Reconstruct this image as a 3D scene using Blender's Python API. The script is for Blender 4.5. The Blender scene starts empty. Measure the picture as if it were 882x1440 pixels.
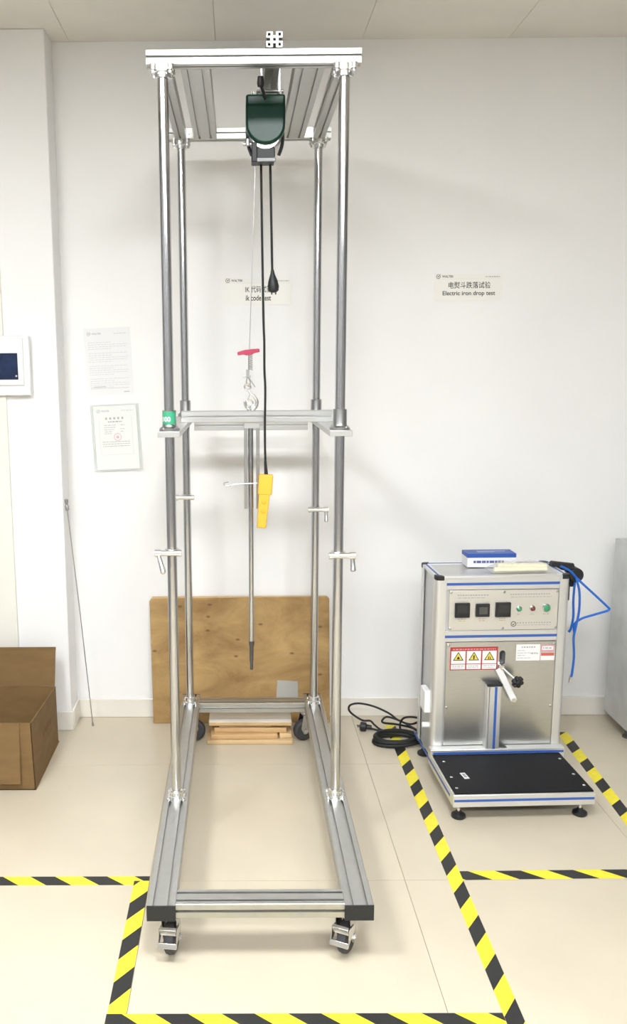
import bpy, bmesh, math, random
from mathutils import Vector, Matrix
random.seed(7)
S = bpy.context.scene
COL = S.collection
# ------------------------------------------------------------------ camera
FPX, TILT, ROLL, YAW, PCX, CAMH = 1205.73, 0.1666, 0.0071, -0.0057, 329.74, 1.6584
def make_camera():
    ct, st, cy, sy, cr, sr = (f(a) for a, f in ((TILT, math.cos), (TILT, math.sin), (YAW, math.cos), (YAW, math.sin), (ROLL, math.cos), (ROLL, math.sin)))
    right = Vector((cy, -sy, 0)); f0 = Vector((sy, cy, 0)); up = Vector((0, 0, 1))
    fwd = ct*f0 - st*up; down = -(st*f0 + ct*up)
    r2 = cr*right + sr*down; d2 = -sr*right + cr*down
    cd = bpy.data.cameras.new('camera'); cam = bpy.data.objects.new('camera', cd); COL.objects.link(cam)
    cd.sensor_fit = 'AUTO'; cd.sensor_width = 36.0; cd.lens = FPX/1440*36.0
    cd.shift_x = (441-PCX)/1440.0; cd.clip_start = 0.02
    m = Matrix((r2, -d2, -fwd)).transposed().to_4x4(); m.translation = (0, 0, CAMH)
    cam.matrix_world = m
    S.camera = cam
make_camera()
# ------------------------------------------------------------------ world, exposure, room lights
W = bpy.data.worlds.new('world'); S.world = W; W.use_nodes = True
W.node_tree.nodes['Background'].inputs[0].default_value = (0, 0, 0, 1)
W.node_tree.nodes['Background'].inputs[1].default_value = 0.0
S.view_settings.view_transform = 'Standard'; S.view_settings.look = 'None'
S.view_settings.gamma = 1.0; S.view_settings.use_curve_mapping = False
S.view_settings.exposure = 2.27
LAMP_STRENGTH = 14.0
LAMP_SPOTS = [('middle_near', 0.2, 1.0), ('left_near', -1.3, 1.0), ('right_far', 1.7, -1.2), ('middle_far', 0.2, -1.2), ('left_far', -1.3, -1.2)]
CEIL = 3.03; YW = 3.924; XWL, XWR, YB = -2.3, 3.1, -2.6

# ------------------------------------------------------------------ helpers
def V(*a): return Vector(a)
class MB:
    def __init__(s): s.v = []; s.f = []; s.m = []
    def add(s, vs, fs, m=0):
        b = len(s.v); s.v += [tuple(p) for p in vs]
        for f in fs: s.f.append([i+b for i in f]); s.m.append(m)
        return s
    def box(s, lo, hi, m=0, M=None):
        (a, b, c), (d, e, f) = lo, hi
        vs = [V(a,b,c),V(d,b,c),V(d,e,c),V(a,e,c),V(a,b,f),V(d,b,f),V(d,e,f),V(a,e,f)]
        if M is not None: vs = [M @ p for p in vs]
        return s.add(vs, [(0,3,2,1),(4,5,6,7),(0,1,5,4),(1,2,6,5),(2,3,7,6),(3,0,4,7)], m)
    def cbox(s, c, size, m=0, M=None):
        h = [x/2 for x in size]
        return s.box([c[i]-h[i] for i in range(3)], [c[i]+h[i] for i in range(3)], m, M)
    def lathe(s, prof, p0, axis=(0,0,1), n=24, m=0, cap=True):
        ax = V(*axis).normalized(); u = ax.orthogonal().normalized(); w = ax.cross(u); p0 = V(*p0)
        vs = []; fs = []
        for r, z in prof:
            for k in range(n):
                a = 2*math.pi*k/n; vs.append(p0+ax*z+(u*math.cos(a)+w*math.sin(a))*r)
        for i in range(len(prof)-1):
            for k in range(n):
                k2 = (k+1) % n; fs.append((i*n+k, i*n+k2, (i+1)*n+k2, (i+1)*n+k))
        if cap: fs.append(tuple(range(n))[::-1]); fs.append(tuple(range((len(prof)-1)*n, len(prof)*n)))
        return s.add(vs, fs, m)
    def cyl(s, p0, p1, r0, r1=None, n=20, m=0):
        p0, p1 = V(*p0), V(*p1); L = (p1-p0).length
        return s.lathe([(r0, 0), (r0 if r1 is None else r1, L)], p0, (p1-p0), n, m)
    def tube(s, pts, r, n=8, m=0, closed=False):
        P = [V(*p) for p in pts]; N = len(P); rr = r if isinstance(r, (list, tuple)) else [r]*N
        T = []
        for i in range(N):
            a = P[(i-1) % N] if (closed or i > 0) else P[i]; b = P[(i+1) % N] if (closed or i < N-1) else P[i]
            T.append((b-a).normalized())
        u = T[0].orthogonal().normalized(); vs = []; fs = []
        for i in range(N):
            u = (u - T[i]*u.dot(T[i])).normalized(); w = T[i].cross(u)
            for k in range(n):
                a = 2*math.pi*k/n; vs.append(P[i]+(u*math.cos(a)+w*math.sin(a))*rr[i])
        for i in range(N if closed else N-1):
            j = (i+1) % N
            for k in range(n):
                k2 = (k+1) % n; fs.append((i*n+k, i*n+k2, j*n+k2, j*n+k))
        if not closed: fs.append(tuple(range(n))[::-1]); fs.append(tuple(range((N-1)*n, N*n)))
        return s.add(vs, fs, m)
    def prism(s, poly, o, u, v, w, L, m=0):
        o, u, v, w = V(*o), V(*u), V(*v), V(*w); n = len(poly)
        vs = [o+u*a+v*b for a, b in poly]+[o+u*a+v*b+w*L for a, b in poly]
        fs = [tuple(range(n))[::-1], tuple(range(n, 2*n))]+[(i, (i+1) % n, n+(i+1) % n, n+i) for i in range(n)]
        return s.add(vs, fs, m)
    def build(s, name, mats, parent=None, bevel=0, smooth=True, seg=2):
        me = bpy.data.meshes.new(name); me.from_pydata(s.v, [], s.f)
        if not isinstance(mats, (list, tuple)): mats = [mats]
        for mt in mats: me.materials.append(mt)
        for p, k in zip(me.polygons, s.m): p.material_index = k
        bm = bmesh.new(); bm.from_mesh(me); bmesh.ops.recalc_face_normals(bm, faces=bm.faces); bm.to_mesh(me); bm.free()
        if smooth:
            for p in me.polygons: p.use_smooth = True
            me.set_sharp_from_angle(angle=math.radians(35))
        me.update()
        ob = bpy.data.objects.new(name, me); COL.objects.link(ob)
        if bevel:
            b = ob.modifiers.new('bevel', 'BEVEL'); b.width = bevel; b.segments = seg; b.limit_method = 'ANGLE'; b.angle_limit = math.radians(40)
        if parent: ob.parent = parent
        return ob
def spline(pts, k=8, closed=False):
    P = [V(*p) for p in pts]; n = len(P); out = []
    for i in range(n if closed else n-1):
        if closed: a, b, c, d = P[(i-1) % n], P[i], P[(i+1) % n], P[(i+2) % n]
        else: a, b, c, d = P[max(i-1, 0)], P[i], P[i+1], P[min(i+2, n-1)]
        for j in range(k):
            t = j/k
            out.append(0.5*((2*b)+(c-a)*t+(2*a-5*b+4*c-d)*t*t+(3*b-a-3*c+d)*t**3))
    if not closed: out.append(P[-1])
    return out
def tag(o, label, cat, group=None):
    o['label'] = label; o['category'] = cat
    if group: o['group'] = group
    return o
def struct(o, label, cat):
    o['kind'] = 'structure'; return tag(o, label, cat)
def thing(name, label, cat, loc=(0,0,0), rz=0, group=None):
    o = bpy.data.objects.new(name, None); COL.objects.link(o); o.location = loc; o.rotation_euler = (0, 0, rz)
    o.empty_display_size = 0.05
    return tag(o, label, cat, group)
def text_mesh(body, bold=0.0):
    cu = bpy.data.curves.new('t', 'FONT'); cu.body = body; cu.size = 1; cu.offset = bold
    ob = bpy.data.objects.new('t', cu); COL.objects.link(ob)
    bpy.context.view_layer.update()
    me = bpy.data.meshes.new_from_object(ob.evaluated_get(bpy.context.evaluated_depsgraph_get()))
    bpy.data.objects.remove(ob); bpy.data.curves.remove(cu)
    return me
def lettering(body, x0, x1, z0, z1, y, mat, parent, name='lettering', bold=0.0, M=None):
    """flat print facing -Y, fitted in the rectangle x0..x1, z0..z1 at depth y (parent space)"""
    me = text_mesh(body, bold)
    if not me.vertices: return None
    xs = [v.co.x for v in me.vertices]; ys = [v.co.y for v in me.vertices]
    sx = (x1-x0)/(max(xs)-min(xs)); sz = (z1-z0)/(max(ys)-min(ys)); mx, my = min(xs), min(ys)
    for v in me.vertices: v.co = V(x0+(v.co.x-mx)*sx, y, z0+(v.co.y-my)*sz)
    if M is not None: me.transform(M)
    me.materials.clear(); me.materials.append(mat); me.name = name
    o = bpy.data.objects.new(name, me); COL.objects.link(o); o.parent = parent
    return o
def carve(o, cutter):
    """cut real openings: cutter is an MB in the object's mesh space"""
    c = cutter.build('cutter', [], None); c.matrix_world = o.matrix_world
    md = o.modifiers.new('cut', 'BOOLEAN'); md.operation = 'DIFFERENCE'; md.solver = 'EXACT'; md.object = c
    bpy.context.view_layer.update(); c.matrix_world = o.matrix_world; bpy.context.view_layer.update()
    me = bpy.data.meshes.new_from_object(o.evaluated_get(bpy.context.evaluated_depsgraph_get()))
    o.modifiers.clear(); me.name = o.data.name; o.data = me
    for p in me.polygons: p.use_smooth = False
    bpy.data.objects.remove(c)
    return o
# ------------------------------------------------------------------ materials
def mat(name, col, rough=0.5, metal=0.0, noise=0.0, nscale=20.0, bump=0.0, bscale=60.0, trans=0.0, alpha=1.0, coat=0.0, stretch=(1,1,1), emit=None, estr=0, rvar=0.0, ior=1.45):
    m = bpy.data.materials.new(name); m.use_nodes = True; nt = m.node_tree; b = nt.nodes['Principled BSDF']
    c = (*col, 1); b.inputs['Base Color'].default_value = c; b.inputs['Roughness'].default_value = rough; b.inputs['Metallic'].default_value = metal
    b.inputs['Transmission Weight'].default_value = trans; b.inputs['Alpha'].default_value = alpha; b.inputs['Coat Weight'].default_value = coat; b.inputs['IOR'].default_value = ior
    if emit: b.inputs['Emission Color'].default_value = (*emit, 1); b.inputs['Emission Strength'].default_value = estr
    tc = nt.nodes.new('ShaderNodeTexCoord'); mp = nt.nodes.new('ShaderNodeMapping'); mp.inputs['Scale'].default_value = stretch
    nt.links.new(tc.outputs['Object'], mp.inputs['Vector'])
    if noise or rvar:
        n = nt.nodes.new('ShaderNodeTexNoise'); n.inputs['Scale'].default_value = nscale; n.inputs['Detail'].default_value = 6
        nt.links.new(mp.outputs[0], n.inputs['Vector'])
    if noise:
        r = nt.nodes.new('ShaderNodeValToRGB'); r.color_ramp.elements[0].position = 0.3; r.color_ramp.elements[1].position = 0.7
        r.color_ramp.elements[0].color = (*[max(0, x*(1-noise)) for x in col], 1); r.color_ramp.elements[1].color = (*[min(1, x*(1+noise*0.6)) for x in col], 1)
        nt.links.new(n.outputs[0], r.inputs[0]); nt.links.new(r.outputs[0], b.inputs['Base Color'])
    if rvar:
        mr = nt.nodes.new('ShaderNodeMapRange'); mr.inputs[3].default_value = rough-rvar; mr.inputs[4].default_value = rough+rvar
        nt.links.new(n.outputs[0], mr.inputs[0]); nt.links.new(mr.outputs[0], b.inputs['Roughness'])
    if bump:
        n2 = nt.nodes.new('ShaderNodeTexNoise'); n2.inputs['Scale'].default_value = bscale; n2.inputs['Detail'].default_value = 4
        nt.links.new(mp.outputs[0], n2.inputs['Vector'])
        bp = nt.nodes.new('ShaderNodeBump'); bp.inputs['Strength'].default_value = bump; bp.inputs['Distance'].default_value = 0.002
        nt.links.new(n2.outputs[0], bp.inputs['Height']); nt.links.new(bp.outputs[0], b.inputs['Normal'])
    return m
def wood_mat(name, light, dark, knots=False, stretch=(1.2, 6, 9)):
    m = mat(name, light, 0.6); nt = m.node_tree; b = nt.nodes['Principled BSDF']
    mp = [n for n in nt.nodes if n.type == 'MAPPING'][0]; mp.inputs['Scale'].default_value = stretch
    n = nt.nodes.new('ShaderNodeTexNoise'); n.inputs['Scale'].default_value = 2.2; n.inputs['Detail'].default_value = 9; n.inputs['Roughness'].default_value = 0.65; n.inputs['Distortion'].default_value = 0.6
    nt.links.new(mp.outputs[0], n.inputs['Vector'])
    r = nt.nodes.new('ShaderNodeValToRGB'); e = r.color_ramp.elements
    e[0].position = 0.3; e[0].color = (*dark, 1); e[1].position = 0.66; e[1].color = (*light, 1)
    nt.links.new(n.outputs[0], r.inputs[0]); out = r.outputs[0]
    if knots:
        tc = [x for x in nt.nodes if x.type == 'TEX_COORD'][0]
        mk = nt.nodes.new('ShaderNodeMapping'); mk.inputs['Scale'].default_value = (1, 1, 1.9); mk.inputs['Rotation'].default_value = (math.radians(90), 0, 0)
        nt.links.new(tc.outputs['Object'], mk.inputs['Vector'])
        v = nt.nodes.new('ShaderNodeTexVoronoi'); v.voronoi_dimensions = '2D'; v.inputs['Scale'].default_value = 7.5; nt.links.new(mk.outputs[0], v.inputs['Vector'])
        kr = nt.nodes.new('ShaderNodeValToRGB'); k = kr.color_ramp.elements
        k[0].position = 0.03; k[0].color = (1, 1, 1, 1); k[1].position = 0.11; k[1].color = (0, 0, 0, 1)
        nt.links.new(v.outputs['Distance'], kr.inputs[0])
        mx = nt.nodes.new('ShaderNodeMixRGB'); mx.inputs[2].default_value = (0.10, 0.045, 0.015, 1)
        ml = nt.nodes.new('ShaderNodeMath'); ml.operation = 'MULTIPLY'; ml.inputs[1].default_value = 0.75
        # only some cells carry a knot
        sep = nt.nodes.new('ShaderNodeSeparateColor'); nt.links.new(v.outputs['Color'], sep.inputs[0])
        gt = nt.nodes.new('ShaderNodeMath'); gt.operation = 'GREATER_THAN'; gt.inputs[1].default_value = 0.72
        nt.links.new(sep.outputs[0], gt.inputs[0])
        m2 = nt.nodes.new('ShaderNodeMath'); m2.operation = 'MULTIPLY'
        nt.links.new(kr.outputs[0], ml.inputs[0]); nt.links.new(ml.outputs[0], m2.inputs[0]); nt.links.new(gt.outputs[0], m2.inputs[1])
        nt.links.new(m2.outputs[0], mx.inputs[0]); nt.links.new(out, mx.inputs[1]); out = mx.outputs[0]
    nt.links.new(out, b.inputs['Base Color'])
    return m
M_wall = mat('wall_paint', (0.88, 0.875, 0.875), 0.7, noise=0.015, nscale=3, bump=0.05, bscale=150)
M_trimw = mat('trunking_plastic', (0.83, 0.81, 0.745), 0.5)
M_ceil = mat('ceiling_board', (0.78, 0.75, 0.70), 0.8, noise=0.05, nscale=2.5)
M_tile = mat('cream_tile', (0.60, 0.53, 0.415), 0.30, noise=0.05, nscale=3.5, rvar=0.06)
M_grout = mat('grout', (0.55, 0.49, 0.41), 0.9)
M_base = mat('baseboard_tile', (0.80, 0.76, 0.70), 0.35, noise=0.03, nscale=5)
M_back = mat('grey_wall', (0.26, 0.26, 0.265), 0.7)
M_alu = mat('anodised_aluminium', (0.52, 0.52, 0.50), 0.36, 0.9, noise=0.05, nscale=30, rvar=0.06, stretch=(1, 1, 1))
M_alub = mat('mill_aluminium', (0.76, 0.76, 0.75), 0.38, 0.7)
M_carr = mat('machined_aluminium', (0.60, 0.60, 0.59), 0.36, 0.8)
M_chrome = mat('chrome', (0.56, 0.56, 0.57), 0.17, 1.0)
M_bright = mat('bright_cast_metal', (0.80, 0.80, 0.79), 0.25, 1.0)
M_steel = mat('dull_steel', (0.45, 0.45, 0.45), 0.32, 1.0)
M_dark = mat('dark_steel', (0.14, 0.14, 0.14), 0.4, 0.8)
M_black = mat('black_plastic', (0.018, 0.018, 0.02), 0.45)
M_rubber = mat('black_rubber', (0.012, 0.013, 0.013), 0.6)
M_wheel = mat('grey_rubber_tyre', (0.05, 0.05, 0.055), 0.6)
M_green = mat('dark_green_paint', (0.004, 0.038, 0.024), 0.30)
M_orange = mat('orange_yellow_plastic', (0.93, 0.47, 0.05), 0.4)
M_red = mat('red_plastic', (0.50, 0.05, 0.11), 0.45)
M_green.node_tree.nodes['Principled BSDF'].inputs['Specular IOR Level'].default_value = 0.3
M_yel = mat('tape_yellow', (0.85, 0.72, 0.04), 0.4, noise=0.08, nscale=40)
M_tblk = mat('tape_black', (0.022, 0.022, 0.023), 0.45)
M_plate = mat('black_platform_plate', (0.006, 0.006, 0.008), 0.55)
M_plate.node_tree.nodes['Principled BSDF'].inputs['Specular IOR Level'].default_value = 0.25
M_card = mat('cardboard', (0.20, 0.118, 0.045), 0.8, noise=0.12, nscale=9, stretch=(1, 1, 3))
M_cardtape = mat('brown_tape', (0.36, 0.22, 0.09), 0.4)
M_cardin = M_card
M_ink = mat('black_ink', (0.012, 0.012, 0.012), 0.7)
M_grey = mat('grey_ink', (0.42, 0.42, 0.43), 0.8)
M_pale = mat('pale_ink', (0.62, 0.62, 0.64), 0.8)
M_redink = mat('red_ink', (0.72, 0.35, 0.38), 0.8)
M_paper = mat('white_paper', (0.81, 0.81, 0.825), 0.6)
M_paper2 = mat('sleeved_paper', (0.81, 0.825, 0.81), 0.35)
M_sleeve = mat('clear_sleeve', (0.80, 0.84, 0.81), 0.25, alpha=0.5)
M_sign = mat('sign_card', (0.87, 0.86, 0.82), 0.6)
M_white = mat('white_plastic', (0.84, 0.84, 0.84), 0.35)
M_screen = mat('dark_screen', (0.012, 0.022, 0.065), 0.12, noise=0.5, nscale=16, emit=(0.03, 0.06, 0.16), estr=0.03)
M_wood = wood_mat('plywood', (0.50, 0.325, 0.135), (0.25, 0.135, 0.045), True, (1.6, 4, 3.2))
M_wedge = mat('plywood_edge', (0.60, 0.42, 0.22), 0.7, noise=0.15, nscale=30, stretch=(1, 1, 8))
M_plank = wood_mat('pine', (0.68, 0.46, 0.24), (0.48, 0.29, 0.12), stretch=(1, 8, 8))
M_plank2 = wood_mat('pale_pine', (0.74, 0.54, 0.31), (0.56, 0.37, 0.18), stretch=(1, 8, 8))
M_plank3 = wood_mat('dark_pine', (0.48, 0.31, 0.15), (0.34, 0.20, 0.08), stretch=(1, 8, 8))
M_plankw = mat('white_laminate', (0.80, 0.77, 0.70), 0.4)
M_gcard = mat('grey_card', (0.42, 0.41, 0.38), 0.6)
M_panel = mat('brushed_panel', (0.66, 0.66, 0.65), 0.34, 1.0, noise=0.05, nscale=8, stretch=(2, 1, 40))
M_ctrl = mat('control_panel_silver', (0.72, 0.70, 0.66), 0.30, 0.6)
M_side = mat('side_panel_grey', (0.62, 0.63, 0.65), 0.4, 0.5)
M_blue = mat('blue_insert', (0.035, 0.11, 0.42), 0.4)
M_hose = mat('blue_hose', (0.02, 0.15, 0.62), 0.3)
M_gled = mat('green_lens', (0.05, 0.32, 0.15), 0.2)
M_rled = mat('dark_red_lens', (0.22, 0.04, 0.03), 0.2)
M_wred = mat('warning_red', (0.45, 0.04, 0.04), 0.5)
M_wyel = mat('warning_yellow', (0.75, 0.62, 0.08), 0.5)
M_cream = mat('cream_wax', (0.88, 0.82, 0.58), 0.45)
M_bag = mat('clear_film', (0.95, 0.95, 0.95), 0.12, alpha=0.16)
M_galv = mat('galvanised_sheet', (0.60, 0.61, 0.61), 0.42, 0.5, noise=0.16, nscale=7, rvar=0.08)
M_lamp = mat('lamp_diffuser', (0.9, 0.9, 0.9), 0.6, emit=(0.95, 0.985, 1.0), estr=LAMP_STRENGTH)
M_lampf = mat('lamp_frame', (0.8, 0.8, 0.8), 0.4)
M_gstick = mat('green_sticker', (0.05, 0.36, 0.20), 0.45)

# ------------------------------------------------------------------ structure
fl = MB().box((XWL, YB, -0.05), (XWR, YW+0.1, -0.006)).build('floor', M_grout)
struct(fl, 'cream glazed tile floor with thin joints', 'floor')
TP = 0.836; tx0, ty0 = -0.301, 2.571
tile_me = None
i0, i1 = math.floor((XWL-tx0)/TP), math.ceil((XWR-tx0)/TP); j0, j1 = math.floor((YB-ty0)/TP), math.ceil((YW-ty0)/TP)
for i in range(i0, i1):
    for j in range(j0, j1):
        ax, bx = max(tx0+i*TP, XWL), min(tx0+(i+1)*TP, XWR); ay, by = max(ty0+j*TP, YB), min(ty0+(j+1)*TP, YW)
        if bx-ax < 0.02 or by-ay < 0.02: continue
        g = 0.0007
        full = abs(bx-ax-TP) < 1e-6 and abs(by-ay-TP) < 1e-6
        if full and tile_me:
            o = bpy.data.objects.new('tile', tile_me); COL.objects.link(o)
        else:
            o = MB().box((g, g, -0.006), (bx-ax-g, by-ay-g, 0)).build('tile', M_tile)
            if full: tile_me = o.data
        o.location = (ax, ay, 0); o.parent = fl
ce = MB().box((XWL, YB, CEIL+0.008), (XWR, YW+0.1, CEIL+0.08)).build('ceiling', M_grout)
struct(ce, 'off-white boarded ceiling with fine seams', 'ceiling')
cx0, CP = -0.088, 0.622
for i in range(math.floor((XWL-cx0)/CP), math.ceil((XWR-cx0)/CP)):
    for j in range(3):
        y1 = YW-j*2.2; y0 = max(y1-2.2, YB)
        ax, bx = max(cx0+i*CP, XWL), min(cx0+(i+1)*CP, XWR)
        if bx-ax < 0.01 or y1-y0 < 0.01: continue
        o = MB().box((0.0008, 0.0008, 0), (bx-ax-0.0008, y1-y0-0.0008, 0.008)).build('ceiling_panel', M_ceil); o.location = (ax, y0, CEIL); o.parent = ce
struct(MB().box((XWL, YW, 0), (XWR, YW+0.12, CEIL)).build('wall_back', M_wall), 'white painted wall behind the lifting frame', 'wall')
struct(MB().box((XWL-0.12, YB, 0), (XWL, YW+0.12, CEIL)).build('wall_left', M_back), 'grey side wall left of the column', 'wall')
struct(MB().box((XWR, YB, 0), (XWR+0.12, YW+0.12, CEIL)).build('wall_right', M_back), 'grey side wall beyond the steel cabinet', 'wall')
struct(MB().box((XWL, YB-0.12, 0), (XWR, YB, CEIL)).build('wall_front', M_back), 'grey wall at the far end of the room', 'wall')
CX, CY = -0.785, 3.774
struct(MB().box((XWL, CY, 0), (CX, YW, CEIL)).build('wall_column', M_wall, bevel=0.004), 'white wall column jutting out beside the cardboard box', 'wall')
struct(MB().box((-1.22, CY-0.014, 0.09), (-1.013, CY, CEIL)).build('trim_1', M_trimw, bevel=0.003), 'flat cream cover strip running up the column behind the intercom', 'trim')
BBH, BBT = 0.092, 0.012
struct(MB().box((CX, YW-BBT, 0), (XWR, YW, BBH)).build('baseboard_back', M_base, bevel=0.003), 'cream tile baseboard along the back wall', 'baseboard')
bbm = MB().box((XWL, CY-BBT, 0), (CX+BBT-0.003, CY, BBH))
struct(bbm.build('baseboard_column', M_base, bevel=0.003), 'cream tile baseboard across the column face', 'baseboard')
struct(MB().box((CX, CY-BBT+0.0125, 0), (CX+BBT, YW-BBT, BBH+0.004)).build('baseboard_side', M_base, bevel=0.003), 'short cream baseboard tile on the column return', 'baseboard')
for where, lx, ly in LAMP_SPOTS:
    t = thing('ceiling_light_%s_offscreen' % where, 'square white panel lamp set in the ceiling', 'lamp', (lx, ly, CEIL), 0, 'ceiling panel lamps')
    fr = MB()
    for a, b in (((-0.31, -0.31), (0.31, -0.29)), ((-0.31, 0.29), (0.31, 0.31)), ((-0.31, -0.29), (-0.29, 0.29)), ((0.29, -0.29), (0.31, 0.29))):
        fr.box((*a, -0.014), (*b, 0))
    fr.build('frame', M_lampf, t); MB().box((-0.29, -0.29, -0.01), (0.29, 0.29, -0.002)).build('diffuser_%s_offscreen' % where, M_lamp, t)

# ------------------------------------------------------------------ hazard tapes
def clip_s(poly, lo, hi):
    for sgn, lim in ((1, lo), (-1, -hi)):
        out = []
        for i in range(len(poly)):
            a, b = poly[i], poly[(i+1) % len(poly)]
            da, db = sgn*a[0]-lim, sgn*b[0]-lim
            if da >= 0: out.append(a)
            if (da > 0) != (db > 0) and da != db:
                t = da/(da-db); out.append((a[0]+(b[0]-a[0])*t, a[1]+(b[1]-a[1])*t))
        poly = out
        if not poly: return []
    return poly
def tape(label, o, d, e, L, width, s0, slope, period=0.176, black=0.086, z=0.0006):
    """o: corner (x,y); d: unit direction along; e: unit direction across; stripes start at s0 on the t=0 edge"""
    mb = MB(); sh = slope*width
    k0 = math.floor((-s0-abs(sh))/period)-1; k = k0
    while s0+k*period-abs(sh) < L:
        for a, b, m in ((s0+k*period, s0+k*period+black, 1), (s0+k*period+black, s0+(k+1)*period, 0)):
            p = clip_s([(a, 0), (b, 0), (b+sh, width), (a+sh, width)], 0, L)
            if len(p) >= 3:
                vs = [(o[0]+d[0]*q[0]+e[0]*q[1], o[1]+d[1]*q[0]+e[1]*q[1], z) for q in p]
                n = len(vs); lo = [(x, y, 0.0001) for x, y, _ in vs]
                mb.add(vs+lo, [tuple(range(n))]+[(i, (i+1) % n, n+(i+1) % n, n+i) for i in range(n)], m)
        k += 1
    return tag(mb.build('hazard_tape', [M_yel, M_tblk], smooth=False), label, 'floor tape', 'striped floor marking tapes')
def nrm(x, y): l = math.hypot(x, y); return (x/l, y/l)
tape('yellow and black floor tape running from the frame rail past the cardboard box', (-1.6, 2.598), (1, 0), (0, -1), 1.297, 0.048, (-0.70+1.6), 1.31, 0.1725, 0.082)
tape('yellow and black floor tape running front to back beside the caster rail', (-0.352, 1.975), (0, 1), (1, 0), 0.597, 0.050, 2.368-1.975, 1.28, 0.1765, 0.085, z=0.0009)
tape('yellow and black floor tape lying crosswise in front of the frame casters', (-0.354, 1.984), (1, 0), (0, -1), 1.03, 0.048, -0.228+0.354, 1.3, 0.1732, 0.0865, z=0.0012)
tape('yellow and black floor tape passing under the black cable coil', (0.677, 1.936), (0, 1), (1, 0), 1.87, 0.048, 2.592-1.936, 1.38, 0.176, 0.082, z=0.0016)
dx, dy = nrm(0.53, 0.007)
tape('yellow and black floor tape crossing in front of the drop tester feet', (0.725, 2.620), (dx, dy), (dy, -dx), 0.72, 0.049, 0.843-0.725, 1.36, 0.176, 0.087)
dx, dy = nrm(0.05, 1)
tape('yellow and black floor tape between the drop tester and the steel cabinet', (1.392, 2.58), (dx, dy), (dy, -dx), 1.14, 0.049, 3.50-2.58, 1.0, 0.178, 0.083, z=0.0009)

# ------------------------------------------------------------------ lifting frame
XL, XR, YF, YR = -0.223, 0.3254, 2.7676, 3.6171
ZR = 0.193; YC, YE = 2.157, 3.712
ZB0, ZB1 = 2.553, 2.596            # top beams
def tslot_poly(w, h, nw, nh, sw=0.008, sd=0.011, c=0.0015):
    """closed outline, centred; nw slots on the two w-wide sides, nh on the h-high sides"""
    def edge(L, n):
        e = [(-L/2+c, 0)]
        for k in range(n):
            x = -L/2+L*(k+0.5)/n
            e += [(x-sw/2, 0), (x-sw/2, sd), (x+sw/2, sd), (x+sw/2, 0)]
        e.append((L/2-c, 0)); return e
    P = []
    P += [(s, -h/2+d) for s, d in edge(w, nw)]
    P += [(w/2-d, s) for s, d in edge(h, nh)]
    P += [(-s, h/2-d) for s, d in edge(w, nw)]
    P += [(-w/2+d, -s) for s, d in edge(h, nh)]
    return P
def profile(name, p0, p1, w, h, nw, nh, parent, wdir=None, m=None, sw=0.008):
    p0, p1 = V(*p0), V(*p1); ax = (p1-p0); L = ax.length; ax.normalize()
    u = V(*wdir) if wdir else ax.cross(V(0, 0, 1)).normalized()
    v = ax.cross(u) * -1
    if v.z < 0: v = -v
    return MB().prism(tslot_poly(w, h, nw, nh, sw), p0, u, v, ax, L).build(name, m or M_alu, parent)
rig = thing('lifting_frame', 'tall silver aluminium lifting frame with four posts standing on casters', 'test frame', ((XL+XR)/2, (YC+YE)/2, 0))
RO = V((XL+XR)/2, (YC+YE)/2, 0)
def rel(o, root):   # parts are built in world coordinates: shift into the root's space
    o.data.transform(root.matrix_basis.inverted()); return o
rig_parts = []
for X in (XL, XR):
    r = profile('base_rail', (X, YC, ZR-0.0225), (X, YE, ZR-0.0225), 0.08, 0.045, 2, 1, rig); rel(r, rig)
    for y0, y1 in ((YC-0.004, YC), (YE, YE+0.004)):
        rel(MB().box((X-0.0405, y0, ZR-0.0455), (X+0.0405, y1, ZR+0.0005)).build('end_cap', M_black, r, bevel=0.001), rig)
for y in (2.199, 3.640):
    rel(profile('base_crossbar', (XL+0.04, y, ZR-0.0225), (XR-0.04, y, ZR-0.0225), 0.070, 0.043, 2, 1, rig), rig)
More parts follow.
